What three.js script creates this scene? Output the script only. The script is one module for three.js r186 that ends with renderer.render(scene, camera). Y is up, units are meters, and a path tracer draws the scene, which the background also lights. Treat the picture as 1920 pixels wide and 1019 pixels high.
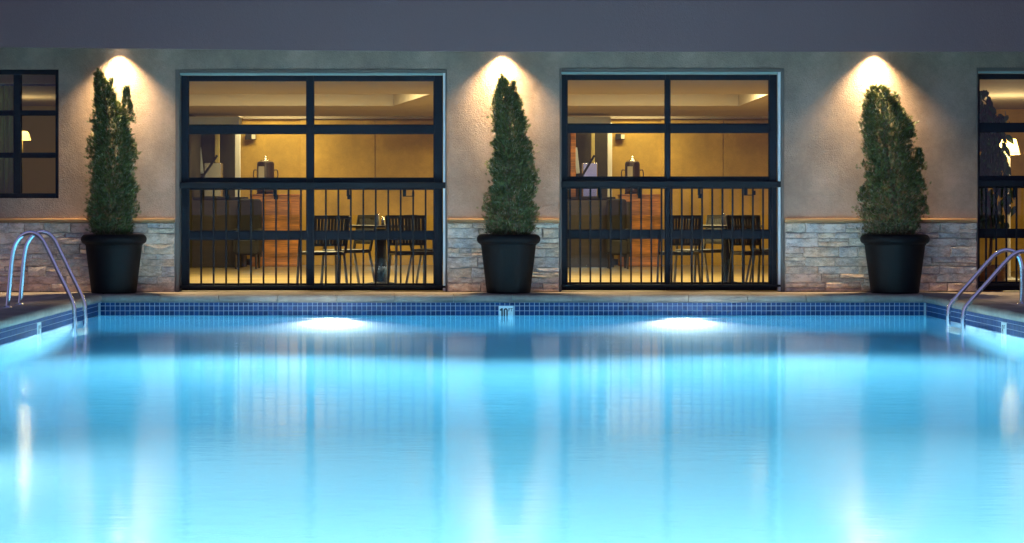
import * as THREE from 'three';
import { mergeGeometries, mergeVertices } from 'three/addons/utils/BufferGeometryUtils.js';
import { RoundedBoxGeometry } from 'three/addons/geometries/RoundedBoxGeometry.js';

// ------------------------------------------------------------------ camera, sky, exposure
const scene = new THREE.Scene();
const F = 3800, W = 1920, H = 1019;
const camera = new THREE.PerspectiveCamera(2 * Math.atan(H / 2 / F) * 180 / Math.PI, W / H, 0.1, 600);
camera.position.set(0, 1.15, 0);
camera.lookAt(0, 1.15, -20);
camera.setViewOffset(W, H, 105, 121.5, W, H);          // shifted lens: level camera, horizon above the middle
const renderer = new THREE.WebGLRenderer({ antialias: true });
renderer.setSize(1024, 543);
renderer.toneMapping = THREE.LinearToneMapping;
renderer.toneMappingExposure = 1.0;
renderer.shadowMap.enabled = true;
{ // dusk sky: deep blue above, paler and a little violet towards the horizon
  const w = 64, h = 32, d = new Float32Array(w * h * 4);
  for (let j = 0; j < h; j++) for (let i = 0; i < w; i++) {
    const e = Math.max(0, (j + 0.5) / h * 2 - 1), k = Math.pow(1 - e, 2.2), o = (j * w + i) * 4;
    d[o] = 0.120 + 0.16 * k; d[o + 1] = 0.140 + 0.12 * k; d[o + 2] = 0.340 + 0.15 * k; d[o + 3] = 1;
  }
  const sky = new THREE.DataTexture(d, w, h, THREE.RGBAFormat, THREE.FloatType);
  sky.mapping = THREE.EquirectangularReflectionMapping; sky.magFilter = THREE.LinearFilter; sky.needsUpdate = true;
  scene.background = sky; scene.environment = sky;
}
const sun = new THREE.DirectionalLight(0xffd9c0, 0.03);
sun.position.set(-14, 9, 20); sun.target.position.set(0, 0, -20); sun.castShadow = true; sun.shadow.radius = 40;
sun.shadow.camera.left = sun.shadow.camera.bottom = -25; sun.shadow.camera.right = sun.shadow.camera.top = 25; sun.shadow.camera.far = 90;
scene.add(sun, sun.target);

// ------------------------------------------------------------------ helpers
let seed = 7;
const rnd = () => { seed = (seed * 1664525 + 1013904223) >>> 0; return seed / 4294967296; };
const rr = (a, b) => a + (b - a) * rnd();
const C = (r, g, b) => new THREE.Color().setRGB(r, g, b);
const V = (x, y, z) => new THREE.Vector3(x, y, z);
const taken = {};
const numbered = (n) => { const k = taken[n] = (taken[n] ?? -1) + 1; return k ? n + '_' + String(k).padStart(3, '0') : n; };
function shadows(o) { o.castShadow = o.receiveShadow = true; return o; }
function part(name, geo, mat, parent) { const m = shadows(new THREE.Mesh(geo, mat)); m.name = name; parent.add(m); return m; }
function group(name, parent) { const g = new THREE.Group(); g.name = name; parent.add(g); return g; }
function thing(name, label, category, pos = [0, 0, 0], grp) {
  const g = new THREE.Group(); g.name = numbered(name); g.position.set(...pos); g.userData = { label, category };
  if (grp) g.userData.group = grp; scene.add(g); return g;
}
function tagMesh(name, geo, mat, label, category, grp) {
  const m = shadows(new THREE.Mesh(geo, mat)); m.name = numbered(name); m.userData = { label, category };
  if (grp) m.userData.group = grp; scene.add(m); return m;
}
function struct(name, geo, mat, label) {
  const m = geo ? shadows(new THREE.Mesh(geo, mat)) : new THREE.Group(); m.name = numbered(name);
  m.userData = { kind: 'structure', label, category: name.split('_').pop() }; scene.add(m); return m;
}
function dup(root, pos, turn, label) {
  const c = root.clone(); c.name = numbered(root.name.replace(/_\d{3}$/, '')); c.userData = { ...root.userData, label };
  c.position.set(...pos); if (turn !== undefined) c.rotation.y = turn; scene.add(c); return c;
}
// uv in metres, each face by the plane it lies closest to
function metres(g, s = 1) {
  g = g.index ? g.toNonIndexed() : g;
  const p = g.attributes.position, uv = new Float32Array(p.count * 2), a = V(), b = V(), c = V();
  for (let i = 0; i < p.count; i += 3) {
    a.fromBufferAttribute(p, i); b.fromBufferAttribute(p, i + 1); c.fromBufferAttribute(p, i + 2);
    const n = b.clone().sub(a).cross(c.clone().sub(a)), x = Math.abs(n.x), y = Math.abs(n.y), z = Math.abs(n.z);
    [a, b, c].forEach((q, k) => {
      const o = (i + k) * 2;
      if (z >= x && z >= y) { uv[o] = q.x * s; uv[o + 1] = q.y * s; }
      else if (y >= x) { uv[o] = q.x * s; uv[o + 1] = q.z * s; }
      else { uv[o] = q.z * s; uv[o + 1] = q.y * s; }
    });
  }
  g.setAttribute('uv', new THREE.BufferAttribute(uv, 2));
  return g;
}
// box between two corners
function bx(x0, y0, z0, x1, y1, z1, r = 0) {
  const w = Math.abs(x1 - x0), h = Math.abs(y1 - y0), d = Math.abs(z1 - z0);
  const g = r ? new RoundedBoxGeometry(w, h, d, 1, Math.min(r, w / 2.2, h / 2.2, d / 2.2)) : new THREE.BoxGeometry(w, h, d);
  return metres(g.translate((x0 + x1) / 2, (y0 + y1) / 2, (z0 + z1) / 2));
}
const join = (list) => mergeGeometries(list.map((g) => { g = g.index ? g.toNonIndexed() : g; for (const k of Object.keys(g.attributes)) if (!['position', 'normal', 'uv'].includes(k)) g.deleteAttribute(k); return g; }));
function tube(pts, r, seg = 40, rad = 10, closed = false) { return new THREE.TubeGeometry(new THREE.CatmullRomCurve3(pts, closed, 'centripetal'), seg, r, rad, closed); }
function cyl(r0, r1, h, x, y, z, n = 24) { return new THREE.CylinderGeometry(r1, r0, h, n).translate(x, y + h / 2, z); }
function lathe(pts, n = 40) { return new THREE.LatheGeometry(pts.map(([r, y]) => new THREE.Vector2(r, y)), n); }
function bar(a, b, w, d) { // square bar from a to b
  const dir = b.clone().sub(a), g = new THREE.BoxGeometry(w, dir.length(), d);
  g.applyQuaternion(new THREE.Quaternion().setFromUnitVectors(V(0, 1, 0), dir.normalize()));
  return g.translate((a.x + b.x) / 2, (a.y + b.y) / 2, (a.z + b.z) / 2);
}

// ------------------------------------------------------------------ procedural textures
function lattice(n, s) { let q = s; const t = new Float32Array(n * n); for (let i = 0; i < n * n; i++) { q = (q * 1664525 + 1013904223) >>> 0; t[i] = q / 4294967296; } return t; }
function noiseField(size, octaves, s) { // octaves: [cellsX, cellsY, weight]; tiles
  const out = new Float32Array(size * size); let total = 0;
  for (const [cx, cy, wgt] of octaves) {
    total += wgt; const t = lattice(Math.max(cx, cy), s++); const n = Math.max(cx, cy);
    const sm = (x) => x * x * (3 - 2 * x);
    for (let j = 0; j < size; j++) {
      const fy = j / size * cy, y0 = Math.floor(fy), ty = sm(fy - y0), y1 = (y0 + 1) % cy;
      for (let i = 0; i < size; i++) {
        const fx = i / size * cx, x0 = Math.floor(fx), tx = sm(fx - x0), x1 = (x0 + 1) % cx;
        const a = t[y0 * n + x0], b = t[y0 * n + x1], c = t[y1 * n + x0], e = t[y1 * n + x1];
        out[j * size + i] += wgt * (a + (b - a) * tx + (c - a) * ty + (a - b - c + e) * tx * ty);
      }
    }
  }
  for (let i = 0; i < out.length; i++) out[i] /= total;
  return out;
}
function tex(size, fn, srgb = false) {
  const d = new Uint8Array(size * size * 4);
  for (let i = 0; i < size * size; i++) { const c = fn(i); for (let k = 0; k < 3; k++) d[i * 4 + k] = Math.max(0, Math.min(255, 255 * (c.length ? c[k] : c))); d[i * 4 + 3] = 255; }
  const t = new THREE.DataTexture(d, size, size); t.wrapS = t.wrapT = THREE.RepeatWrapping; t.magFilter = t.minFilter = THREE.LinearFilter;
  if (srgb) t.colorSpace = THREE.SRGBColorSpace; t.needsUpdate = true; return t;
}
const rep = (t, u, v = u) => { const c = t.clone(); c.repeat.set(u, v); c.needsUpdate = true; return c; };
const nStucco = noiseField(512, [[24, 24, 0.5], [64, 64, 1], [128, 128, 1.1], [256, 256, 0.5]], 11);
const nPatch = noiseField(512, [[4, 4, 1], [9, 9, 0.7], [30, 30, 0.4], [120, 120, 0.35], [256, 256, 0.25]], 31);
const nGrain = noiseField(512, [[3, 24, 1], [8, 90, 0.8], [20, 200, 0.5]], 51);
const nStone = noiseField(512, [[6, 10, 1], [16, 30, 0.9], [50, 90, 0.7], [150, 150, 0.5]], 71);
const stuccoBump = tex(512, (i) => Math.pow(nStucco[i], 1.3) * 1.3);
const patchMap = tex(512, (i) => { const v = 0.86 + 0.22 * (nPatch[i] - 0.5) * 1.6; return [v, v * 0.995, v * 0.985]; }, true);
const grainMap = tex(512, (i) => { const v = 0.62 + 0.7 * (nGrain[i] - 0.3); return [v, v * 0.93, v * 0.85]; }, true);
const stoneMap = tex(512, (i) => { const v = 0.90 + 0.7 * (nStone[i] - 0.5), q = nPatch[i] - 0.5; return [v * (1 + 0.25 * q), v, v * (1 - 0.22 * q)]; }, true);
const stoneBump = tex(512, (i) => nStone[i]);
const patchBump = tex(512, (i) => nPatch[i]);
const nWave = noiseField(512, [[5, 9, 1], [11, 22, 0.7], [26, 60, 0.35], [60, 120, 0.12]], 91);
const waveBump = tex(512, (i) => nWave[i]);

// ------------------------------------------------------------------ materials
const std = (o) => new THREE.MeshStandardMaterial(o);
const phys = (o) => new THREE.MeshPhysicalMaterial(o);
const M = {};
M.stucco = std({ color: C(0.30, 0.222, 0.188), roughness: 0.95, map: rep(patchMap, 0.7), bumpMap: rep(stuccoBump, 2.0), bumpScale: 0.006 });
M.fascia = std({ color: C(0.125, 0.080, 0.086), roughness: 0.95, bumpMap: rep(stuccoBump, 3.2, 1.2), bumpScale: 0.003 });
M.soffit = std({ color: C(0.24, 0.23, 0.20), roughness: 0.95, bumpMap: rep(stuccoBump, 2), bumpScale: 0.004 });
M.mortar = std({ color: C(0.24, 0.215, 0.20), roughness: 1, bumpMap: rep(stuccoBump, 3), bumpScale: 0.004 });
M.stones = [[0.68, 0.52, 0.43], [0.64, 0.51, 0.45], [0.70, 0.55, 0.43], [0.66, 0.49, 0.38], [0.59, 0.48, 0.43], [0.73, 0.60, 0.50]].map(([r, g, b], i) =>
  std({ color: C(r, g, b), roughness: 0.9, map: rep(stoneMap, 1.1 + 0.13 * i), bumpMap: rep(stoneBump, 1.3 + 0.2 * i), bumpScale: 0.012 }));
M.ledge = std({ color: C(0.44, 0.29, 0.15), roughness: 0.7, map: rep(grainMap, 0.4, 3), bumpMap: rep(stoneBump, 1.5), bumpScale: 0.003 });
M.casing = std({ color: C(0.085, 0.07, 0.065), roughness: 0.55, metalness: 0.2 });
M.frame = phys({ color: C(0.006, 0.008, 0.015), roughness: 0.6, specularIntensity: 0.25 });
M.rail = phys({ color: C(0.007, 0.009, 0.014), roughness: 0.6, specularIntensity: 0.25 });
M.tealStrip = std({ color: C(0.20, 0.30, 0.29), roughness: 0.5 });
M.strip = std({ color: C(0.62, 0.64, 0.66), roughness: 0.45, metalness: 0.2 });
M.glass = phys({ color: C(1, 1, 1), roughness: 0.0, transmission: 1, thickness: 0, ior: 1.5 });
M.concrete = std({ color: C(0.37, 0.32, 0.29), roughness: 0.85, map: rep(patchMap, 0.9), bumpMap: rep(patchBump, 1.2), bumpScale: 0.004 });
M.coping = std({ color: C(0.20, 0.178, 0.16), roughness: 0.75, map: rep(patchMap, 1.3), bumpMap: rep(patchBump, 2.1), bumpScale: 0.003 });
M.ground = std({ color: C(0.10, 0.11, 0.08), roughness: 1, map: rep(patchMap, 0.2) });
M.plaster = std({ color: C(0.40, 0.50, 0.58), roughness: 0.9 });
M.grout = std({ color: C(0.38, 0.40, 0.43), roughness: 0.9 });
M.tiles = [[0.004, 0.028, 0.115], [0.003, 0.022, 0.095], [0.006, 0.036, 0.135]].map(([r, g, b]) => phys({ color: C(r, g, b), roughness: 0.4, specularIntensity: 0.35 }));
M.markTile = phys({ color: C(0.78, 0.78, 0.76), roughness: 0.25 });
M.ink = std({ color: C(0.012, 0.012, 0.014), roughness: 0.4 });
M.water = phys({ color: C(1, 1, 1), roughness: 0.10, transmission: 1, thickness: 3, ior: 1.33, attenuationColor: C(0.825, 0.957, 0.990), attenuationDistance: 1, bumpMap: rep(waveBump, 0.9, 0.9), bumpScale: 0.0010 });
M.steel = std({ color: C(0.84, 0.84, 0.84), roughness: 0.12, metalness: 1 });
M.pot = phys({ color: C(0.004, 0.004, 0.005), roughness: 0.55, specularIntensity: 0.2, bumpMap: rep(patchBump, 3), bumpScale: 0.002 });
M.soil = std({ color: C(0.05, 0.035, 0.022), roughness: 1, bumpMap: rep(stuccoBump, 6), bumpScale: 0.02 });
M.bark = std({ color: C(0.12, 0.075, 0.045), roughness: 1, bumpMap: rep(stoneBump, 6), bumpScale: 0.006 });
M.leafGreen = phys({ color: C(1, 1, 1), vertexColors: true, roughness: 0.85, transmission: 0.25, thickness: 0, side: THREE.DoubleSide });
M.figLeaf = phys({ color: C(0.055, 0.095, 0.022), roughness: 0.45, transmission: 0.15, thickness: 0, side: THREE.DoubleSide });
// indoors
M.floorIn = std({ color: C(0.42, 0.36, 0.19), roughness: 0.33, map: rep(grainMap, 0.25, 0.9) });
M.ceilIn = std({ color: C(0.36, 0.31, 0.245), roughness: 0.9 });
M.yellowWall = std({ color: C(0.60, 0.385, 0.07), roughness: 0.85, map: rep(patchMap, 0.5) });
M.darkWall = std({ color: C(0.055, 0.045, 0.014), roughness: 0.8, map: rep(patchMap, 0.6) });
M.olive = std({ color: C(0.42, 0.34, 0.12), roughness: 0.7 });
M.oak = std({ color: C(0.66, 0.29, 0.06), roughness: 0.45, map: rep(grainMap, 0.8, 0.8) });
M.darkWood = std({ color: C(0.030, 0.018, 0.011), roughness: 0.45, map: rep(grainMap, 0.7, 0.7) });
M.chair = std({ color: C(0.020, 0.018, 0.020), roughness: 0.5 });
M.chairLeg = std({ color: C(0.16, 0.16, 0.17), roughness: 0.35, metalness: 0.8 });
M.urn = std({ color: C(0.055, 0.035, 0.025), roughness: 0.35, metalness: 0.3 });
M.paper = std({ color: C(0.62, 0.57, 0.46), roughness: 0.8 });
M.whitePaint = std({ color: C(0.72, 0.70, 0.66), roughness: 0.7 });
M.paleBlue = std({ color: C(0.45, 0.52, 0.60), roughness: 0.5 });
M.blackPad = std({ color: C(0.010, 0.009, 0.008), roughness: 0.7, bumpMap: rep(stuccoBump, 4), bumpScale: 0.004 });
const glow = (r, g, b, k) => std({ color: C(0.8, 0.8, 0.8), emissive: C(r, g, b), emissiveIntensity: k, roughness: 0.6 });

// ------------------------------------------------------------------ measures (metres, y = 0 at the water)
const PX0 = -3.775, PX1 = 4.96, PZ = -21.35, PN = -4.5, DECK = 0.22, WZ = -22.1, IN = 0.16, BACK = -34.5;
const wx = (p) => (p - 855) / 172, wy = (p) => 1.15 - (p - 388) / 172;      // on the facade

// ------------------------------------------------------------------ ground, deck, pool
function sheet(outer, holes, y0, h) {          // horizontal slab, outlines in x,z
  const s = new THREE.Shape(outer.map(([x, z]) => new THREE.Vector2(x, -z)));
  for (const o of holes) s.holes.push(new THREE.Path(o.map(([x, z]) => new THREE.Vector2(x, -z))));
  return metres(new THREE.ExtrudeGeometry(s, { depth: h, bevelEnabled: false }).rotateX(-Math.PI / 2).translate(0, y0, 0));
}
const rect = (x0, z0, x1, z1) => [[x0, z0], [x1, z0], [x1, z1], [x0, z1]];
struct('ground', sheet(rect(-220, 220, 220, -260), [rect(PX0 - 0.28, PN + 0.28, PX1 + 0.28, PZ - 0.28)], -0.2, 0.28), M.ground, 'dark open ground around the building and the pool');
const deck = struct('pool_deck', sheet(rect(-13, 3.5, 14, -22.2), [rect(PX0 - 0.3, PN + 0.3, PX1 + 0.3, PZ - 0.3)], 0.09, DECK - 0.09), M.concrete, 'tan concrete deck around the swimming pool');
// basin: floor profile along z, deep at the far wall
const basin = struct('pool_basin', null, null, 'white plastered swimming pool basin under the water');
{
  const prof = [[PZ, -3.05], [PZ + 2.2, -3.0], [-12.2, -1.45], [PN, -1.1]];
  const s = new THREE.Shape(); s.moveTo(prof[0][0] - 0.2, -3.4); prof.forEach(([z, y], i) => s.lineTo(i ? (i === 3 ? z + 0.2 : z) : z - 0.2, y)); s.lineTo(PN + 0.2, -3.4);
  part('basin_floor', metres(new THREE.ExtrudeGeometry(s, { depth: PX1 - PX0 + 0.3, bevelEnabled: false }).rotateY(-Math.PI / 2).translate(PX1 + 0.15, 0, 0)), M.plaster, basin);
  const top = -0.053;
  part('basin_wall', bx(PX0 - 0.25, -3.4, PZ - 0.25, PX1 + 0.25, top, PZ), M.plaster, basin);
  part('basin_wall', bx(PX0 - 0.25, -3.4, PN, PX1 + 0.25, top, PN + 0.25), M.plaster, basin);
  part('basin_wall', bx(PX0 - 0.25, -3.4, PZ, PX0, top, PN), M.plaster, basin);
  part('basin_wall', bx(PX1, -3.4, PZ, PX1 + 0.25, top, PN), M.plaster, basin);
}
// waterline band: grout bed with single tiles on it
const PITCH = 0.052;
function tileGeo(w, h) { // a tile with a chamfered face, back at z = 0, face towards +z
  const a = w / 2, b = h / 2, t = 0.005, c = 0.0025, p = [], f = [];
  const q = (A, B, Cc, D) => { p.push(...A, ...B, ...Cc, ...A, ...Cc, ...D); };
  const o = [[-a, -b, t - c], [a, -b, t - c], [a, b, t - c], [-a, b, t - c]], i = [[-a + c, -b + c, t], [a - c, -b + c, t], [a - c, b - c, t], [-a + c, b - c, t]], k = [[-a, -b, 0], [a, -b, 0], [a, b, 0], [-a, b, 0]];
  q(i[0], i[1], i[2], i[3]);
  for (let n = 0; n < 4; n++) { const m = (n + 1) % 4; q(o[n], o[m], i[m], i[n]); q(k[n], k[m], o[m], o[n]); }
  const g = new THREE.BufferGeometry(); g.setAttribute('position', new THREE.Float32BufferAttribute(p, 3)); g.computeVertexNormals(); return metres(g);
}
const band = struct('waterline_tile_band', null, null, 'band of small navy tiles with pale grout at the waterline');
{
  const y0 = -0.053, y1 = 0.14;
  part('grout_bed', bx(PX0 - 0.25, y0, PZ - 0.25, PX1 + 0.25, y1, PZ), M.grout, band);
  part('grout_bed', bx(PX0 - 0.25, y0, PN, PX1 + 0.25, y1, PN + 0.25), M.grout, band);
  part('grout_bed', bx(PX0 - 0.25, y0, PZ, PX0, y1, PN), M.grout, band);
  part('grout_bed', bx(PX1, y0, PZ, PX1 + 0.25, y1, PN), M.grout, band);
  const full = tileGeo(PITCH - 0.006, PITCH - 0.006), cut = tileGeo(PITCH - 0.006, 0.030);
  const rows = [[-0.026, full], [0.027, full], [0.079, full], [0.123, cut]];
  const rest = M.tiles.map(() => []); let singles = 0;
  const nx = Math.floor((PX1 - PX0) / PITCH), off = (PX1 - PX0 - nx * PITCH) / 2 + PITCH / 2;
  const mark = (x) => Math.abs(x - 0.525) < 0.085;
  for (const [y, g] of [rows[1], rows[2], rows[3], rows[0]]) for (let i = 0; i < nx; i++) {
    const x = PX0 + off + i * PITCH; if (mark(x) && y < 0.1) continue;
    const m = Math.floor(rnd() * 3);
    const px = Math.abs(x) < 4.9;
    if (singles < 300 && g === full && y > 0) { const t = part('tile', g, M.tiles[m], band); t.position.set(x, y, PZ); singles++; }
    else rest[m].push(g.clone().translate(x, y, PZ));
  }
  const nz = Math.floor((PN - PZ) / PITCH);
  for (const [y, g] of rows) for (let i = 0; i < nz; i++) {
    const z = PZ + 0.03 + i * PITCH; if (Math.abs(z + 18.32) < 0.085 && y < 0.1) continue;
    rest[Math.floor(rnd() * 3)].push(g.clone().rotateY(Math.PI / 2).translate(PX0, y, z));
    rest[Math.floor(rnd() * 3)].push(g.clone().rotateY(-Math.PI / 2).translate(PX1, y, z));
  }
  rest.forEach((l, i) => { const m = part('small_tiles', join(l), M.tiles[i], band); m.userData.kind = 'stuff'; });
}
// coping stones with a rounded nose
const coping = struct('pool_coping', null, null, 'bullnose concrete coping round the pool edge');
{
  const s = new THREE.Shape(); // x: away from the pool, y up
  s.moveTo(0.30, 0.14); s.lineTo(0.0, 0.14); s.lineTo(-0.012, 0.14); s.absarc(-0.008, 0.1825, 0.0425, -Math.PI / 2, Math.PI / 2, true); s.lineTo(0.30, 0.226);
  const run = (len) => new THREE.ExtrudeGeometry(s, { depth: len, bevelEnabled: false, curveSegments: 8 });
  const nF = 14, lF = (PX1 - PX0 - 0.08) / nF;
  for (let i = 0; i < nF; i++) part('coping_stone', metres(run(lF - 0.006).rotateY(Math.PI / 2).translate(PX0 + 0.043 + i * lF, 0, PZ)), M.coping, coping);
  const nS = 28, lS = (PN - PZ + 0.3) / nS;
  for (let i = 0; i < nS; i++) {
    part('coping_stone', metres(run(lS - 0.006).translate(0, 0, PZ - 0.3 + i * lS + 0.003).applyMatrix4(new THREE.Matrix4().makeTranslation(PX1, 0, 0))), M.coping, coping);
    const g = run(lS - 0.006).rotateY(Math.PI).translate(PX0, 0, PZ - 0.3 + (i + 1) * lS - 0.003);
    part('coping_stone', metres(g), M.coping, coping);
  }
  for (let i = 0; i < 14; i++) part('coping_stone', metres(run(lF - 0.006).rotateY(-Math.PI / 2).translate(PX0 + 0.043 + (i + 1) * lF - 0.006, 0, PN)), M.coping, coping);
}
struct('pool_water', bx(PX0 - 0.02, -3.2, PZ - 0.02, PX1 + 0.02, 0, PN + 0.02), M.water, 'clear lit water of the swimming pool');

// depth markers: white tile with black figures
function figures(list, parent) { list.forEach((g) => part('figure', g, M.ink, parent)); }
function marker(txt, label) {
  const t = thing('depth_marker', label, 'depth marker');
  part('marker_tile', bx(-0.076, 0, 0, 0.076, 0.152, 0.0075, 0.002), M.markTile, t);
  const z0 = 0.0072, z1 = 0.0088, r = (a, b, c, d) => bx(a, b, z0, c, d, z1);
  const zero = (x, w, y0, y1, k) => { const s = new THREE.Shape(), rad = w / 2; s.moveTo(x, y0 + rad); s.absarc(x + rad, y0 + rad, rad, Math.PI, 0, false); s.absarc(x + rad, y1 - rad, rad, 0, Math.PI, false);
    const h = new THREE.Path(), q = w / 2 - k; h.moveTo(x + k, y0 + rad); h.absarc(x + rad, y0 + rad, q, Math.PI, 0, false); h.absarc(x + rad, y1 - rad, q, 0, Math.PI, false); s.holes.push(h);
    return new THREE.ExtrudeGeometry(s, { depth: z1 - z0, bevelEnabled: false, curveSegments: 8 }).translate(0, 0, z0); };
  const y0 = 0.030, y1 = 0.128;
  if (txt === '10') {
    const one = new THREE.Shape([[-0.048, y0], [-0.048, y1 - 0.026], [-0.064, y1 - 0.026], [-0.064, y1 - 0.014], [-0.046, y1], [-0.031, y1], [-0.031, y0]].map((a) => new THREE.Vector2(...a)));
    figures([new THREE.ExtrudeGeometry(one, { depth: z1 - z0, bevelEnabled: false }).translate(0, 0, z0), zero(-0.024, 0.045, y0, y1, 0.016)], t);
  } else figures([join([zero(-0.050, 0.046, y0, y0 + 0.056, 0.013), zero(-0.048, 0.042, y0 + 0.045, y1, 0.012)])], t);
  const fx = txt === '10' ? 0.028 : 0.008, f = 0.006, yb = y1 - 0.034;
  figures([join([r(fx, yb, fx + f, y1), r(fx + f, y1 - f, fx + 0.019, y1), r(fx + f, yb + 0.015, fx + 0.016, yb + 0.021)]), join([r(fx + 0.022, y1 - f, fx + 0.044, y1), r(fx + 0.030, yb, fx + 0.036, y1 - f)])], t);
  return t;
}
marker('10', 'white tile reading 10 FT in the far tile band').position.set(0.525, -0.047, PZ);
{ const a = marker('8', 'white tile reading 8 FT in the tile band beside the tall-arched ladder'); a.position.set(PX0, -0.047, -18.32); a.rotation.y = Math.PI / 2; }
{ const a = marker('8', 'white tile reading 8 FT in the tile band beside the low sloping ladder'); a.position.set(PX1, -0.047, -18.32); a.rotation.y = -Math.PI / 2; }

// underwater lights: lit lens in a steel ring, and the lamp in front of it
function poolLight(x, y, z, turn, label, power, aim = 0, rise = 0.13, tint = C(1, 0.96, 0.90)) {
  const t = thing('pool_light', label, 'pool light', [x, y, z], 'underwater lights in the pool walls'); t.rotation.y = turn;
  part('ring', new THREE.TorusGeometry(0.085, 0.018, 10, 36).translate(0, 0, 0.012), M.steel, t);
  part('lens', lathe([[0.0, 0.042], [0.035, 0.038], [0.055, 0.028], [0.068, 0.010], [0.069, -0.002]], 36).rotateX(Math.PI / 2), glow(1, 0.93, 0.80, 6), t);
  const l = new THREE.SpotLight(tint, power, 0, 1.12, 0.9, 2);
  l.position.set(0, 0, 0.07); l.target.position.set(aim, rise, 1); l.castShadow = true; l.shadow.radius = 5; t.add(l, l.target);
}
const PL = 560;
poolLight(-1.30, -0.60, PZ, 0, 'round lit underwater light below the wide glass door', PL, -0.15);
poolLight(2.38, -0.60, PZ, 0, 'round lit underwater light below the narrower glass door', PL, 0.15);
poolLight(PX0, -0.6, -10.2, Math.PI / 2, 'round lit underwater light in the pool side wall by the tall-arched ladder', PL * 0.09);
poolLight(PX1, -0.6, -10.2, -Math.PI / 2, 'round lit underwater light in the pool side wall by the low sloping ladder', PL * 0.09);

poolLight(-1.4, -0.6, PN, Math.PI, 'round lit underwater light in the shallow end wall, nearer the tall-arched ladder side', PL * 1.25, 0, -0.36, C(1, 0.88, 0.72));
poolLight(2.6, -0.6, PN, Math.PI, 'round lit underwater light in the shallow end wall, nearer the low ladder side', PL * 1.25, 0, -0.36, C(1, 0.88, 0.72));
// ------------------------------------------------------------------ building
const hotel = thing('hotel_building', 'grey stucco hotel wing with stone base and deep overhanging fascia', 'building');
const DOORS = [
  { c0: 328, c1: 838, d0: 337, d1: 830, g: [350, 574, 586, 814], dy: 0 },
  { c0: 1049, c1: 1471, d0: 1054, d1: 1460, g: [1064, 1250, 1258, 1446], dy: 0.012 },
  { c0: 1832, c1: 2254, d0: 1836, d1: 2243, g: [1841, 2033, 2041, 2229], dy: 0.020 },
];
{
  const s = new THREE.Shape([[-11, 0.1], [13, 0.1], [13, 5.2], [-11, 5.2]].map((a) => new THREE.Vector2(...a)));
  const hole = (x0, y0, x1, y1) => s.holes.push(new THREE.Path([[x0, y0], [x1, y0], [x1, y1], [x0, y1]].map((a) => new THREE.Vector2(...a))));
  for (const d of DOORS) hole(wx(d.c0), 0.215, wx(d.c1), wy(130) + d.dy);
  hole(wx(-50), wy(372), wx(109), wy(130));
  part('facade_wall', metres(new THREE.ExtrudeGeometry(s, { depth: 0.28, bevelEnabled: false }).translate(0, 0, WZ - 0.28)), M.stucco, hotel);
  // overhanging fascia: its lower edge drops a little towards the middle
  const f = new THREE.Shape([[-11, 2.892], [-4.8, 2.835], [-1.2, 2.797], [0.6, 2.786], [13, 2.786], [13, 5.2], [-11, 5.2]].map((a) => new THREE.Vector2(...a)));
  part('fascia', metres(new THREE.ExtrudeGeometry(f, { depth: 0.06, bevelEnabled: false }).translate(0, 0, PZ - 0.06)), M.fascia, hotel);
  part('soffit', bx(-11, 2.902, WZ, 13, 2.95, PZ - 0.061), M.soffit, hotel);
  part('roof', bx(-11, 5.21, -35.2, 13, 5.4, PZ + 0.05), M.soffit, hotel);
  // side and back walls close the rooms
  part('side_wall', bx(-11, 0.1, -35.2, -10.8, 5.2, WZ - 0.281), M.stucco, hotel);
  part('side_wall', bx(12.8, 0.1, -35.2, 13, 5.2, WZ - 0.281), M.stucco, hotel);
  part('rear_wall', bx(-10.79, 0.1, -35.2, 12.79, 5.2, -35.0), M.stucco, hotel);
}
// stone base, single stones on a mortar bed
function stoneGeo(w, h, t) {
  const a = w / 2, b = h / 2, j = Math.min(0.012, h * 0.12), ring = [];
  const edge = [[-a, -b], [-a / 3, -b], [a / 3, -b], [a, -b], [a, 0], [a, b], [a / 3, b], [-a / 3, b], [-a, b], [-a, 0]];
  for (const [x, y] of edge) ring.push([x + rr(-j, j) * 0.5, y + rr(-j, j) * 0.7]);
  const inset = 0.010, inner = ring.map(([x, y]) => [x * (1 - inset / a), y * (1 - inset / b), t + rr(-0.005, 0.005)]);
  const n = ring.length, p = [], q = (A, B, D) => p.push(...A, ...B, ...D), ct = [rr(-a, a) * 0.3, rr(-b, b) * 0.3, t + rr(-0.004, 0.006)];
  for (let i = 0; i < n; i++) {
    const k = (i + 1) % n, B0 = [...ring[i], 0], B1 = [...ring[k], 0], F0 = [...ring[i], t - 0.008], F1 = [...ring[k], t - 0.008];
    q(B0, B1, F1); q(B0, F1, F0); q(F0, F1, inner[k]); q(F0, inner[k], inner[i]); q(inner[i], inner[k], ct);
  }
  const g = new THREE.BufferGeometry(); g.setAttribute('position', new THREE.Float32BufferAttribute(p, 3)); g.computeVertexNormals();
  const u0 = rr(0, 4), v0 = rr(0, 4); const m = metres(g), uv = m.attributes.uv; for (let i = 0; i < uv.count; i++) uv.setXY(i, uv.getX(i) + u0, uv.getY(i) + v0);
  return m;
}
const LED = 0.976;
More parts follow.
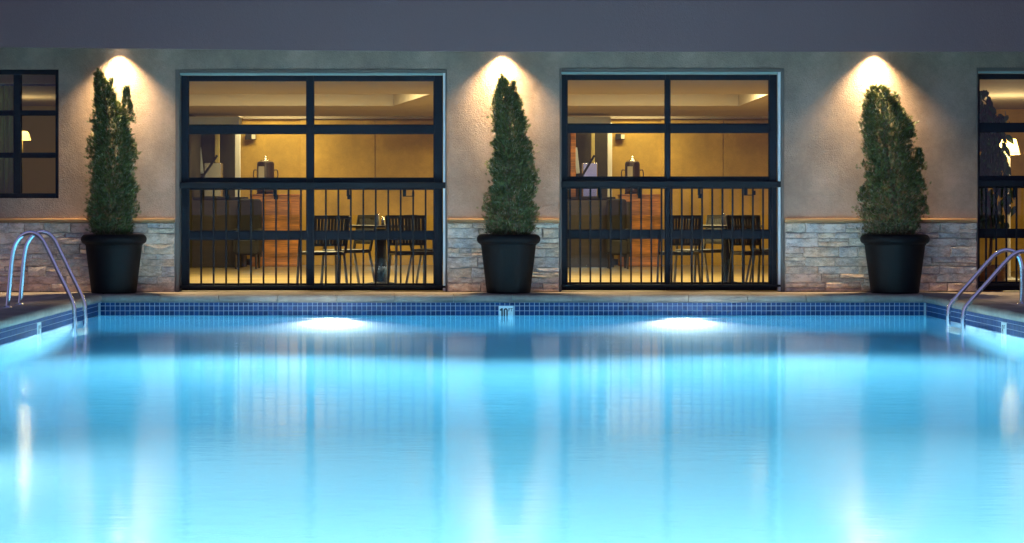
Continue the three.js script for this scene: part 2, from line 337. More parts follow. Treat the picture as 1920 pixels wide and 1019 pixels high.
function stoneBase(x0, x1) {
  const g = group('stone_veneer', hotel);
  part('mortar_bed', bx(x0, DECK + 0.001, WZ + 0.001, x1, LED - 0.001, WZ + 0.014), M.mortar, g);
  const place = (xa, xb, ya, yb) => {
    const gap = 0.003, m = part('stone', stoneGeo(xb - xa - gap, yb - ya - gap, rr(0.022, 0.042)), M.stones[Math.floor(rnd() * 6)], g);
    m.position.set((xa + xb) / 2, (ya + yb) / 2, WZ + 0.012);
  };
  let y = DECK + 0.004; const top = LED - 0.003;
  while (y < top - 0.01) {
    let h = rr(0.055, 0.125); if (top - y - h < 0.05) h = top - y; if (h > 0.14) h = (top - y) / 2;
    let x = x0 + 0.003;
    while (x < x1 - 0.01) {
      let w = rr(0.15, 0.48); if (x1 - 0.003 - x - w < 0.13) w = x1 - 0.003 - x; if (w > 0.56) w /= 2;
      const k = rnd();
      if (k < 0.28 && h > 0.09) { const c = h * rr(0.36, 0.64); // two thin stones, broken at different places
        if (w > 0.24) { const u = w * rr(0.35, 0.65); place(x, x + w, y, y + c); place(x, x + u, y + c, y + h); place(x + u, x + w, y + c, y + h); }
        else { place(x, x + w, y, y + c); place(x, x + w, y + c, y + h); } }
      else place(x, x + w, y, y + h);
      x += w;
    }
    y += h;
  }
  part('ledge', bx(x0 - 0.002, LED, WZ + 0.001, x1 + 0.002, 1.020, WZ + 0.060, 0.008), M.ledge, hotel);
}
stoneBase(-6.9, wx(328) - 0.004); stoneBase(wx(838) + 0.004, wx(1049) - 0.004); stoneBase(wx(1471) + 0.004, wx(1832) - 0.004);

// soffit downlights
function downlight(x, label) {
  const t = thing('soffit_downlight', label, 'downlight', [x, 2.902, -21.995], 'downlights over the potted trees');
  part('trim', lathe([[0.078, 0], [0.076, -0.010], [0.066, -0.012], [0.060, -0.010]], 28), M.steel, t);
  part('lens', new THREE.CylinderGeometry(0.058, 0.058, 0.012, 28).translate(0, -0.012, 0), glow(1, 0.80, 0.50, 12), t);
  const l = new THREE.SpotLight(C(1, 0.71, 0.34), 58, 0, 0.95, 1, 2); l.position.set(0, -0.03, 0); l.target.position.set(0, -1, 0); l.castShadow = true; l.shadow.radius = 2.2; t.add(l, l.target);
}
downlight(-3.67, 'lit round downlight in the soffit over the twin-tipped tree'); downlight(0.505, 'lit round downlight in the soffit over the pointed tree between the doors'); downlight(4.56, 'lit round downlight in the soffit over the bushy ragged tree');

// ------------------------------------------------------------------ glazed overhead doors with railings
const ROWS = [[149.5, 234.5], [249.5, 334.5], [354.5, 434.5], [449, 534]].map(([a, b]) => [wy(b), wy(a)]);
function makeDoor(d, label, railLabel, hw) {
  const cas = group('door_casing', hotel), yT = wy(130) + d.dy, zf = WZ + 0.012, zb = WZ - 0.27, X = (p) => wx(p);
  const c0 = X(d.c0), c1 = X(d.c1), d0 = X(d.d0), d1 = X(d.d1);
  part('jamb', bx(c0 + 0.001, DECK, zb, d0 - 0.008, yT - 0.001, zf, 0.004), M.casing, cas);
  part('jamb', bx(d1 + 0.030, DECK, zb, c1 - 0.001, yT - 0.001, zf, 0.004), M.casing, cas);
  part('head', bx(d0 - 0.007, yT - 0.038, zb, d1 + 0.029, yT - 0.001, zf, 0.004), M.casing, cas);
  part('seal_strip', bx(d0 - 0.006, yT - 0.060, WZ - 0.10, d1 + 0.004, yT - 0.039, WZ - 0.04, 0.003), M.tealStrip, cas);
  part('seal_strip', bx(d1 + 0.005, DECK + 0.01, WZ - 0.10, d1 + 0.029, yT - 0.040, WZ - 0.02, 0.003), M.strip, cas);
  part('seal_strip', bx(d0 - 0.0075, DECK + 0.01, WZ - 0.10, d0 - 0.0015, yT - 0.061, WZ - 0.03), M.casing, cas);
  // door
  const t = thing('glass_door', label, 'door', [(d0 + d1) / 2, DECK, WZ - 0.12]), ox = (d0 + d1) / 2, L = (x) => x - ox, Y = (y) => y + d.dy - DECK;
  const g = d.g.map(X), z0 = -0.03, z1 = 0.03, yTop = yT - 0.064 - DECK, fr = (n, a, b, c, e, dz = 0) => part(n, bx(L(a), b, z0 - dz, L(c), e, z1 + dz, 0.004), M.frame, t);
  fr('stile', d0, 0.012, g[0], yTop); fr('stile', g[3], 0.012, d1, yTop); fr('mullion', g[1], 0.012, g[2], yTop);
  const ys = [Y(ROWS[0][1]), yTop, Y(ROWS[1][1]), Y(ROWS[0][0]), Y(ROWS[2][1]), Y(ROWS[1][0]), Y(ROWS[3][1]), Y(ROWS[2][0]), 0.012, Y(ROWS[3][0])];
  for (let c = 0; c < 2; c++) {
    const a = g[c * 2], b = g[c * 2 + 1];
    for (let i = 0; i < 5; i++) part('rail', bx(L(a) + 0.0005, ys[i * 2], z0 + 0.003, L(b) - 0.0005, ys[i * 2 + 1], z1 - 0.003, 0.004), M.frame, t);
    for (const [p0, p1] of ROWS) {
      const pane = part('pane', new THREE.PlaneGeometry(b - a + 0.01, p1 - p0 + 0.01).translate(L((a + b) / 2), Y((p0 + p1) / 2), -0.005), M.glass, t);
      const bd = 0.010; part('glazing_bead', join([bx(L(a), Y(p0), 0, L(b), Y(p0) + bd, 0.016), bx(L(a), Y(p1) - bd, 0, L(b), Y(p1), 0.016), bx(L(a), Y(p0) + bd, 0, L(a) + bd, Y(p1) - bd, 0.016), bx(L(b) - bd, Y(p0) + bd, 0, L(b), Y(p1) - bd, 0.016)]), M.frame, pane);
    }
  }
  for (const y of [1.18, 1.78, 0.62]) for (const s of [-1, 1]) part('hinge', bx(s * 0.02 - 0.016, y - 0.018, z1, s * 0.02 + 0.016, y + 0.018, z1 + 0.008, 0.002), M.frame, t);
  // railing in front of the lower half
  const r = thing('balustrade', railLabel, 'railing', [ox, DECK, WZ - 0.035]);
  const rt0 = wy(353.5) + d.dy - DECK, rt1 = wy(342) + d.dy - DECK, rb0 = wy(541) + d.dy - DECK, rb1 = wy(536) + d.dy - DECK;
  part('top_rail', bx(L(d0) - 0.007, rt0, -0.024, L(d1) + 0.036, rt1, 0.024, 0.006), M.rail, r);
  part('bottom_rail', bx(L(d0) - 0.007, rb0, -0.016, L(d1) + 0.036, rb1, 0.016, 0.004), M.rail, r);
  const n = 21, x0 = d0 + 0.06, x1 = d1 - 0.02, pitch = (x1 - x0 - 0.06) / (n - 1);
  for (let i = 0; i < n; i++) { const x = L(x0 + 0.03 + i * pitch), w = 0.0095; part('baluster', bx(x - w, rb1 - 0.004, -0.0095, x + w, rt0 + 0.004, 0.0095, 0.002), M.rail, r); }
  for (const p of hw) { const x = L(d0 + (d1 - d0) * p); part('bracket', join([bx(x - 0.02, rt0 - 0.085, -0.05, x + 0.012, rt1 - 0.004, -0.026), bx(x - 0.014, rt0 - 0.12, -0.062, x + 0.028, rt0 - 0.07, -0.03)]), M.rail, r); }
  { const x = L(d0 + (d1 - d0) * 0.855); part('latch', join([bx(x - 0.022, rt0 - 0.09, -0.05, x + 0.016, rt0, -0.026), bx(x + 0.016, rt0 - 0.090, -0.048, x + 0.085, rt0 - 0.080, -0.038), bx(x + 0.080, rt0 - 0.085, -0.055, x + 0.105, rt0 - 0.035, -0.03)]), M.rail, r); }
  return t;
}
makeDoor(DOORS[0], 'wide dark-framed glass overhead door, the widest of the doors', 'dark baluster railing across the widest glass door', [0.175, 0.36, 0.64]);
makeDoor(DOORS[1], 'narrower glass overhead door with coffee urn and table behind', 'dark baluster railing across the narrower door with urn behind', [0.175, 0.36, 0.64]);
makeDoor(DOORS[2], 'glass overhead door with a leafy fig tree behind its panes', 'dark baluster railing across the door with fig tree', [0.175, 0.36, 0.64]);
// window
{
  const x0 = wx(-50), x1 = wx(109), y0 = wy(372), y1 = wy(130), cx = (x0 + x1) / 2;
  const t = thing('steel_window', 'dark six-pane window in the stucco wall above the stone base', 'window', [cx, y0, WZ - 0.08]);
  const w = x1 - x0, h = y1 - y0, fr = (n, a, b, c, d, k = 0) => part(n, bx(a, b, -0.04 + k, c, d, 0.045 - k, 0.004), M.frame, t);
  fr('frame', -w / 2 + 0.001, 0.001, -w / 2 + 0.042, h - 0.001); fr('frame', w / 2 - 0.042, 0.001, w / 2 - 0.001, h - 0.001);
  fr('frame', -w / 2 + 0.042, h - 0.055, w / 2 - 0.042, h - 0.001); fr('frame', -w / 2 + 0.042, 0.001, w / 2 - 0.042, 0.055);
  fr('mullion', -0.040, 0.055, 0.040, h - 0.055, 0.004);
  const yb = [[0.055, 0.442], [0.500, 0.905], [0.962, h - 0.055]];
  for (const [a, b] of [[-w / 2 + 0.042, -0.040], [0.040, w / 2 - 0.042]]) {
    for (const [p, q] of yb) part('pane', new THREE.PlaneGeometry(b - a + 0.01, q - p + 0.01).translate((a + b) / 2, (p + q) / 2, 0), M.glass, t);
    fr('glazing_bar', a, 0.442, b, 0.500, 0.006); fr('glazing_bar', a, 0.905, b, 0.962, 0.006);
  }
  part('window_sill', bx(x0 + 0.002, y0 - 0.02, WZ - 0.26, x1 - 0.002, y0 + 0.002, WZ - 0.13).translate(-cx, -y0, -WZ + 0.08), M.whitePaint, t);
}

// ------------------------------------------------------------------ ladders
function ladder(edgeX, out, zFar, zNear, prof, label) {
  const t = thing('pool_ladder', label, 'pool ladder', [edgeX, 0, (zFar + zNear) / 2]);
  const half = (zNear - zFar) / 2;
  for (const s of [-1, 1]) {
    const pts = prof.map(([u, y]) => V(u * out, y, s * half));
    const rail = part('rail', tube(pts, 0.0205, 110, 14), M.steel, t);
    part('flange', lathe([[0.023, 0.016], [0.030, 0.015], [0.050, 0.004], [0.052, 0], [0.02, 0]], 24).translate(prof[0][0] * out, DECK, s * half), M.steel, rail);
  }
  const u = prof[prof.length - 4][0] * out;
  for (const y of [-0.035, -0.33, -0.62]) part('tread', join([bx(u - 0.045, y - 0.012, -half + 0.018, u + 0.045, y + 0.004, half - 0.018, 0.004), ...[-0.028, 0, 0.028].map((k) => bx(u + k - 0.006, y + 0.004, -half + 0.03, u + k + 0.006, y + 0.008, half - 0.03))]), M.whitePaint, t);
}
ladder(PX0, -1, -19.25, -18.72, [[0.372, 0.205], [0.350, 0.45], [0.325, 0.70], [0.300, 0.80], [0.245, 0.878], [0.165, 0.912], [0.095, 0.892], [0.045, 0.84], [0.010, 0.775], [-0.10, 0.548], [-0.215, 0.305], [-0.240, 0.235], [-0.247, 0.15], [-0.25, -0.10], [-0.25, -0.62], [-0.20, -0.78], [-0.03, -0.80]], 'steel pool ladder with tall arched rails by the twin-tipped tree');
ladder(PX1, 1, -19.45, -18.88, [[0.475, 0.205], [0.475, 0.50], [0.468, 0.60], [0.435, 0.685], [0.375, 0.728], [0.300, 0.732], [0.225, 0.695], [0.160, 0.632], [0.0, 0.452], [-0.165, 0.268], [-0.215, 0.205], [-0.23, 0.13], [-0.23, 0.0], [-0.23, -0.10], [-0.23, -0.62], [-0.18, -0.78], [-0.03, -0.80]], 'steel pool ladder with low sloping rails by the bushy tree');

// ------------------------------------------------------------------ pots and trees
function pot(px, rimR, z, label) {
  const x = (px - 855) * -z / F, k = rimR / 0.35;
  const t = thing('planter_pot', label, 'pot', [x, DECK, z], 'black rolled-rim pots along the facade');
  part('body', lathe([[0, 0.0], [0.225, 0.0], [0.240, 0.012], [0.296, 0.47], [0.300, 0.515], [0.310, 0.525], [0.312, 0.540], [0.300, 0.548], [0.29, 0.60], [0.27, 0.59], [0.26, 0.5]].map(([r, y]) => [r * k, y]), 56), M.pot, t);
  part('rim', new THREE.TorusGeometry(0.297 * k, 0.053, 16, 56).rotateX(Math.PI / 2).scale(1, 1, 1).translate(0, 0.582, 0), M.pot, t);
  part('soil', lathe([[0, 0.60], [0.12, 0.605], [0.262 * k, 0.59], [0.268 * k, 0.56]], 32), M.soil, t);
  return [x, z];
}
// one flat spray of a scale-leaved conifer: a stem with side fingers
const SPRAY = (() => { const out = []; const finger = (x, y, a, l, w) => { const c = Math.cos(a), s = Math.sin(a), q = (u, v) => [x + u * c + v * s, y - u * s + v * c, 0]; out.push([q(0, 0), q(w, l * 0.45), q(0, l), q(-w, l * 0.45)]); };
  finger(0, 0, 0, 1, 0.075); finger(0, 0.12, 0.8, 0.55, 0.06); finger(0, 0.22, -0.8, 0.5, 0.06); finger(0, 0.42, 0.7, 0.42, 0.055); finger(0, 0.52, -0.7, 0.4, 0.055); return out; })();
function conifer(px, z, outline, leaders, n, label, brown, seedN) {
  seed = seedN;
  const s = F / -z, x0 = (px - 855) / s, t = thing('potted_conifer', label, 'tree', [x0, DECK + 0.59, z], 'clipped conifers in the black pots');
  const Y = (p) => 1.15 - (p - 388) / s - (DECK + 0.59), X = (p) => (p - 855) / s - x0;
  const sect = outline.map(([y, l, r]) => ({ y: Y(y), c: (X(l) + X(r)) / 2, r: (X(r) - X(l)) / 2 }));   // bottom first
  const pos = [], nor = [], col = [];
  const at = (y) => { for (let i = 0; i < sect.length - 1; i++) if (y <= sect[i + 1].y) { const a = sect[i], b = sect[i + 1], k = (y - a.y) / (b.y - a.y); return [a.c + (b.c - a.c) * k, a.r + (b.r - a.r) * k]; } const e = sect[sect.length - 1]; return [e.c, e.r]; };
  const clump = lattice(64, seedN + 5), cn = (a, y) => { const fx = ((a / (2 * Math.PI)) + 1) % 1 * 9, fy = (y + 1) * 8.5, i = Math.floor(fx), j = Math.floor(fy), u = fx - i, v = fy - j, g = (p, q) => clump[(p % 9) + ((q + 64) % 64) * 64]; return g(i, j) * (1 - u) * (1 - v) + g(i + 1, j) * u * (1 - v) + g(i, j + 1) * (1 - u) * v + g(i + 1, j + 1) * u * v; };
  const m4 = new THREE.Matrix4(), q4 = new THREE.Quaternion(), up = V(0, 1, 0), tmp = V(), nn = V();
  const spray = (p, dir, size, c) => {
    q4.setFromUnitVectors(up, dir); m4.makeRotationFromQuaternion(q4); m4.multiply(new THREE.Matrix4().makeRotationY(rr(0, Math.PI * 2))); 
    nn.set(0, 0, 1).transformDirection(m4);
    for (const f of SPRAY) { const v = f.map((a) => { tmp.set(a[0] * size, a[1] * size, rr(-0.06, 0.06) * size).applyMatrix4(m4).add(p); return [tmp.x, tmp.y, tmp.z]; });
      for (const k of [0, 1, 2, 0, 2, 3]) { pos.push(...v[k]); nor.push(nn.x, nn.y, nn.z); col.push(...c); } }
  };
  const y0 = sect[0].y, y1 = sect[sect.length - 1].y;
  const tone = (y) => { const g = rnd(), b = rnd() < brown * Math.max(0, 1 - (y - y0) / 0.55) || rnd() < 0.03; return b ? [0.10 + 0.05 * g, 0.062 + 0.03 * g, 0.03] : [0.028 + 0.046 * g, 0.044 + 0.056 * g, 0.007 + 0.006 * g]; };
  for (let i = 0; i < n; i++) {
    let y = y0 + (y1 - y0) * rnd(); const [c, r0] = at(y); if (rnd() > r0 / 0.27 + 0.12) { i--; if (rnd() < 0.0) break; continue; }
    const a = rr(0, Math.PI * 2), cl = cn(a, y) * 0.6 + cn(a * 2.3 + 1, y * 2.4) * 0.4, r = r0 * (0.50 + 0.76 * cl), k = Math.sqrt(rr(0.2, 1)) * (rnd() < 0.13 ? rr(1.08, 1.26) : 1);
    const p = V(c + Math.cos(a) * r * k, y, Math.sin(a) * r * k * 0.86);
    const dir = V(Math.cos(a) * rr(0.2, 1.0) + rr(-0.35, 0.35), rr(0.15, 1.1), Math.sin(a) * rr(0.2, 1.0) + rr(-0.35, 0.35)).normalize();
    spray(p, dir, rr(0.024, 0.06), tone(y));
  }
  for (const [lx, ly, by, rad, cnt] of leaders) for (let i = 0; i < cnt; i++) {            // upright tips
    const k = rnd(), y = Y(by) + (Y(ly) - Y(by)) * k, r = rad * (1.05 - k) * Math.sqrt(rnd()) * rr(0.8, 1.25), a = rr(0, 6.283);
    spray(V(X(lx) + Math.cos(a) * r, y, Math.sin(a) * r * 0.8), V(Math.cos(a) * 0.6 + rr(-0.3, 0.3), rr(0.5, 1.2), Math.sin(a) * 0.6).normalize(), rr(0.03, 0.06), tone(y));
  }
  const g = new THREE.BufferGeometry(); g.setAttribute('position', new THREE.Float32BufferAttribute(pos, 3)); g.setAttribute('normal', new THREE.Float32BufferAttribute(nor, 3)); g.setAttribute('color', new THREE.Float32BufferAttribute(col, 3));
  part('crown', g, M.leafGreen, t);
  const [tc] = at(y1 - 0.2);
  part('trunk', tube([V(0, -0.05, 0), V(0.01, 0.3, 0), V(tc * 0.6, (y0 + y1) / 2, 0.01), V(tc, y1 - 0.12, 0)], 0.022, 24, 8), M.bark, t);
  const limbs = []; for (let i = 0; i < 26; i++) { const y = y0 + (y1 - y0) * (0.05 + 0.85 * i / 26), [c, r] = at(y + 0.12), a = i * 2.4; limbs.push(tube([V(c * 0.6, y - 0.04, 0), V(c + Math.cos(a) * r * 0.45, y + 0.03, Math.sin(a) * r * 0.4), V(c + Math.cos(a) * r * 0.8, y + 0.14, Math.sin(a) * r * 0.7)], 0.006, 6, 5)); }
  part('limbs', join(limbs), M.bark, t);
}
const PZT = -21.74;
pot(213, 0.35, PZT, 'black pot holding the twin-tipped tree'); pot(953.5, 0.342, PZT, 'black pot holding the pointed tree between the doors'); pot(1678.5, 0.37, PZT, 'black pot holding the bushy ragged tree');
conifer(213, PZT, [[446, 178, 246], [432, 170, 250], [400, 164, 260], [370, 165, 260], [340, 165, 257], [308, 166, 256], [280, 168, 255], [254, 170, 250], [230, 173, 246], [205, 175, 226], [185, 176, 217], [165, 177, 208], [150, 178, 196], [137, 180, 188]],
  [[237, 166, 235, 0.085, 650], [185, 133, 170, 0.05, 120], [166, 258, 300, 0.03, 60], [208, 150, 190, 0.04, 120]], 15000, 'tall narrow conifer with two tips beside the six-pane window', 0.12, 101);
conifer(953.5, PZT, [[446, 916, 992], [430, 911, 1006], [405, 911, 1009], [375, 912, 1006], [345, 916, 1004], [318, 917, 1003], [292, 918, 1001], [265, 919, 997], [240, 920, 992], [220, 921, 988], [200, 923, 980], [185, 926, 972], [170, 932, 960], [150, 938, 946]],
  [[963, 155, 200, 0.06, 260], [941, 141, 190, 0.05, 200], [911, 365, 400, 0.03, 60]], 15000, 'pointed conifer in a black pot between the two glass doors', 0.3, 202);
conifer(1678.5, PZT, [[446, 1632, 1716], [430, 1624, 1726], [405, 1617, 1737], [385, 1616, 1738], [360, 1615, 1732], [340, 1622, 1727], [318, 1623, 1722], [295, 1620, 1716], [270, 1616, 1706], [250, 1615, 1708], [232, 1612, 1712], [215, 1614, 1702], [200, 1620, 1690], [185, 1622, 1680], [172, 1628, 1668], [164, 1634, 1658]],
  [[1724, 282, 320, 0.075, 320], [1722, 325, 350, 0.06, 220], [1705, 232, 262, 0.07, 240], [1682, 178, 210, 0.05, 140], [1732, 372, 405, 0.05, 160], [1618, 352, 380, 0.05, 120]], 15000, 'bushy ragged conifer in a black pot beside the low sloping ladder', 0.6, 303);
seed = 4711;

// ------------------------------------------------------------------ rooms behind the glass
struct('room_floor', bx(-10.79, 0.085, -34.99, 12.79, IN, WZ - 0.282), M.floorIn, 'polished tan floor of the rooms indoors');
struct('room_ceiling', join([
  sheet(rect(-10.78, WZ - 0.283, 12.78, -34.98), [[[-4.15, -26.9], [-0.33, -26.9], [-0.91, -30], [-4.15, -30]], [[1.2, -26.9], [4.16, -26.9], [4.19, -30], [1.2, -30]], rect(-3.6, -33.45, -0.4, -34.4).reverse(), rect(1.6, -33.45, 5.2, -34.4)], 2.645, 0.30),
  bx(-10.78, 2.946, -34.98, 12.78, 3.05, WZ - 0.283)]), M.ceilIn, 'dark taupe indoor ceiling with raised lit trays');
for (const [a, b, nm] of [[-4.14, -0.93, 'behind the wide door'], [1.21, 4.18, 'behind the narrower door']]) struct('ceiling_bulkhead', bx(a, 2.6455, -29.999, b, 2.944, -29.985), M.ceilIn, `cream lit face of the ceiling tray ${nm}`);
struct('ceiling_bulkhead', new THREE.BoxGeometry(3.12, 0.298, 0.012).rotateY(-1.3858).translate(-0.632, 2.795, -28.45), M.ceilIn, 'cream lit slanting side of the ceiling tray behind the wide door');
struct('room_wall', bx(-4.42, IN, BACK - 0.4, -4.30, 2.644, WZ - 0.284), M.darkWall, 'dark partition wall beside the wide door');
struct('room_wall', bx(5.50, IN, BACK - 0.4, 5.62, 2.644, WZ - 0.284), M.yellowWall, 'yellow partition wall between the dining room and the fig tree room');
struct('room_wall', bx(-4.299, IN, BACK - 0.12, 5.499, 2.944, BACK), M.yellowWall, 'yellow back wall of the dining room');
struct('room_wall', bx(-10.78, IN, -30.2, -4.421, 2.644, -30.05), M.olive, 'olive back wall of the room behind the six-pane window');
struct('room_wall', bx(5.621, IN, -31.2, 12.78, 2.644, -31.05), M.yellowWall, 'yellow back wall of the room behind the fig tree');

// lit ceiling panels hidden up in the trays, and strips that wash the back wall
function ceilingPanel(x0, x1, z0, z1, y, I, label) {
  const t = thing('ceiling_light_panel', label, 'ceiling light', [(x0 + x1) / 2, y, (z0 + z1) / 2], 'light panels in the ceiling trays');
  const w = x1 - x0, d = Math.abs(z1 - z0);
  part('frame', bx(-w / 2 - 0.02, -0.012, -d / 2 - 0.02, w / 2 + 0.02, 0.0, d / 2 + 0.02), M.whitePaint, t);
  part('diffuser', bx(-w / 2, -0.018, -d / 2, w / 2, -0.0125, d / 2), glow(1, 0.78, 0.45, 1.5), t);
  const l = new THREE.RectAreaLight(C(1, 0.82, 0.38), I, w, d); l.position.set(0, -0.03, 0); l.rotation.x = -Math.PI / 2; t.add(l);
}
ceilingPanel(-3.6, -1.2, -27.25, -28.0, 2.944, 80, 'glowing ceiling panel in the tray behind the wide door');
ceilingPanel(1.5, 3.8, -27.25, -28.0, 2.944, 80, 'glowing ceiling panel in the tray behind the narrower door');
ceilingPanel(-3.5, -2.3, -33.6, -33.85, 2.944, 40, 'glowing ceiling strip above the back wall behind the wide door');
ceilingPanel(2.5, 3.5, -33.6, -33.85, 2.944, 46, 'glowing ceiling strip above the back wall behind the narrower door');
ceilingPanel(9.0, 11.5, -25.0, -26.0, 2.644, 12, 'glowing ceiling panel in the room behind the fig tree');

// chair with slatted back and armrests
function makeChair(label) {
  const t = thing('dining_chair', label, 'chair', [0, IN, 0], 'slatted chairs round the dining tables');
  part('seat', bx(-0.235, 0.405, -0.22, 0.235, 0.45, 0.235, 0.018), M.chair, t);
  const leg = (x, z, x2, z2, h) => part('leg', bar(V(x2, 0, z2), V(x, h, z), 0.026, 0.026), M.chairLeg, t);
  leg(-0.225, 0.20, -0.25, 0.235, 0.64); leg(0.225, 0.20, 0.25, 0.235, 0.64); leg(-0.21, -0.21, -0.23, -0.29, 0.43); leg(0.21, -0.21, 0.23, -0.29, 0.43);
  part('back_frame', join([bar(V(-0.225, 0.43, -0.215), V(-0.245, 0.875, -0.30), 0.03, 0.026), bar(V(0.225, 0.43, -0.215), V(0.245, 0.875, -0.30), 0.03, 0.026), bar(V(-0.25, 0.865, -0.298), V(0.25, 0.865, -0.298), 0.042, 0.028), bar(V(-0.23, 0.53, -0.235), V(0.23, 0.53, -0.235), 0.03, 0.024)]), M.chair, t);
  for (let i = 0; i < 11; i++) { const x = -0.20 + i * 0.04; part('slat', bar(V(x, 0.53, -0.235), V(x * 1.05, 0.86, -0.297), 0.034, 0.010), M.chair, t); }
  for (const s of [-1, 1]) part('armrest', join([bar(V(s * 0.238, 0.655, -0.26), V(s * 0.238, 0.645, 0.215), 0.036, 0.022)]), M.chair, t);
  return t;
}
function furnish(cx, sx, first, where) {
  // cx(px): x of a picture column of the wide door at a depth; sx: breadth factor
  const X = (p, D) => cx(p, D);
  // back wall panels
  const pan = (a, b, y1, m, nm) => tagMesh('wall_panel', bx(X(a, 34.48), IN, -34.499, X(b, 34.48), y1, -34.44, 0.004), m, nm, 'wall panel');
  pan(563, 703, 2.62, M.yellowWall, `ochre wall panel beside the cabinet ${where}`); pan(704.5, 860, 2.62, M.yellowWall, `ochre wall panel behind the dining table ${where}`);
  tagMesh('skirting_board', bx(X(440, 34.4), IN, -34.498, X(563, 34.4) - 0.005, IN + 0.1, -34.47), M.darkWood, `dark skirting board along the back wall ${where}`, 'skirting');
  // dark recess, columns, bar
  tagMesh('dark_partition', bx(X(330, 34.2), IN, -34.3, X(441, 34.2), 2.60, -34.22), M.darkWall, `dark partition behind the bar counter ${where}`, 'partition');
  const colm = (p, D, w, m, nm) => { const t = thing('column', nm, 'column', [X(p, D), IN, -D]); part('shaft', bx(-w / 2, 0, -w / 2, w / 2, 2.40, w / 2, 0.01), m, t); part('base', bx(-w / 2 - 0.015, 0, -w / 2 - 0.015, w / 2 + 0.015, 0.1, w / 2 + 0.015, 0.01), m, t); };
  colm(445.5, 34.05, 0.09 * sx, M.whitePaint, `pale slim column at the end of the bar ${where}`); colm(407, 34.05, 0.075 * sx, M.olive, `olive slim column behind the bar ${where}`); colm(362, 34.05, 0.10 * sx, M.oak, `brown slim column at the far end of the bar ${where}`);
  const hood = thing('bar_canopy', `grey canopy with bright lower edge over the bar ${where}`, 'canopy', [X(397, 32.5), 2.46, -32.5]);
  const hw = (X(448, 32.5) - X(346, 32.5)) / 2; part('panel', bx(-hw, 0, -0.4, hw, 0.125, 0, 0.005), M.paleBlue, hood); part('edge_trim', bx(-hw, -0.014, -0.4, hw, -0.001, 0.004), M.strip, hood); part('top_trim', bx(-hw, 0.126, -0.4, hw, 0.138, 0.004), M.strip, hood);
  const b0 = X(344, 33), b1 = X(456, 33), bar_ = thing('bar_counter', `dark wooden bar counter ${where}`, 'counter', [(b0 + b1) / 2, IN, -33.3]); const bw = (b1 - b0) / 2;
  part('front', bx(-bw, 0.0, -0.25, bw, 1.11, 0.25, 0.006), M.darkWood, bar_); part('counter_top', bx(-bw - 0.02, 1.111, -0.3, bw + 0.02, 1.15, 0.3, 0.008), M.blackPad, bar_);
  for (let i = 1; i < 4; i++) part('batten', bx(-bw + bw * 2 * i / 4 - 0.02, 0.05, 0.2505, -bw + bw * 2 * i / 4 + 0.02, 1.05, 0.265), M.darkWood, bar_);
  // steel machine with a slanted arm on the bar
  const mc = thing('bar_machine', `grey steel machine with slanted arm on the bar ${where}`, 'machine', [X(400, 33.2), IN + 1.15, -33.2]);
  part('housing', bx(-0.14 * sx, 0, -0.15, 0.14 * sx, 0.56, 0.12, 0.012), M.steel, mc); part('arm', bar(V(-0.24 * sx, 0.22, 0.14), V(0.08 * sx, 0.68, 0.14), 0.035, 0.03), M.blackPad, mc);
  const mb = thing('menu_board', `tilted pale board on the dark partition ${where}`, 'board', [X(375, 33.9), IN + 1.55, -34.1]); part('board', bx(-0.035 * sx, 0, 0, 0.035 * sx, 0.44, 0.02, 0.004).applyMatrix4(new THREE.Matrix4().makeRotationZ(0.10)), M.paleBlue, mb);
  // cabinet with urn
  const c0 = X(469, 33.6), c1 = X(562, 33.6), cw = (c1 - c0) / 2, cab = thing('wooden_cabinet', `orange-brown wooden cabinet carrying the coffee urn ${where}`, 'cabinet', [(c0 + c1) / 2, IN, -33.75]);
  part('carcass', bx(-cw, 0, -0.25, cw, 1.17, 0.20, 0.006), M.oak, cab); part('cabinet_top', bx(-cw - 0.012, 1.171, -0.26, cw + 0.012, 1.20, 0.225, 0.006), M.oak, cab);
  part('side_panel', bx(-cw, 0.16, 0.201, -cw + 0.20 * sx, 1.07, 0.216, 0.004), M.darkWood, cab);
  part('door', bx(-cw + 0.21 * sx, 0.16, 0.201, cw - 0.145 * sx, 1.07, 0.218, 0.004), M.oak, cab); part('door', bx(cw - 0.137 * sx, 0.16, 0.201, cw - 0.004, 1.07, 0.218, 0.004), M.oak, cab);
  part('drawer', bx(-cw + 0.01, 1.08, 0.201, cw - 0.004, 1.165, 0.218, 0.004), M.oak, cab); part('plinth', bx(-cw + 0.01, 0.012, 0.201, cw - 0.01, 0.15, 0.212, 0.003), M.oak, cab);
  const ux = X(497.5, 33.7), urn = thing('coffee_urn', `dark coffee urn with side handles on the cabinet ${where}`, 'urn', [ux, IN + 1.2, -33.72]);
  const R = 0.145 * sx; part('body', lathe([[0, 0.02], [R * 0.96, 0.02], [R, 0.05], [R, 0.50], [R * 0.92, 0.53], [R * 0.9, 0.54], [0, 0.545]].map(([r, y]) => [r, y]), 28), M.urn, urn);
  part('base', cyl(R * 1.04, R * 1.04, 0.02, 0, 0, 0, 28), M.blackPad, urn); part('lid', lathe([[0, 0.60], [0.02, 0.60], [0.022, 0.575], [R * 0.5, 0.565], [R * 0.8, 0.548], [0, 0.546]], 24), M.steel, urn);
  part('knob', new THREE.SphereGeometry(0.022, 12, 8).translate(0, 0.615, 0), M.steel, urn);
  for (const s of [-1, 1]) part('handle', tube([V(s * R, 0.40, 0), V(s * (R + 0.045), 0.40, 0), V(s * (R + 0.05), 0.28, 0), V(s * R, 0.27, 0)], 0.009, 16, 8), M.urn, urn);
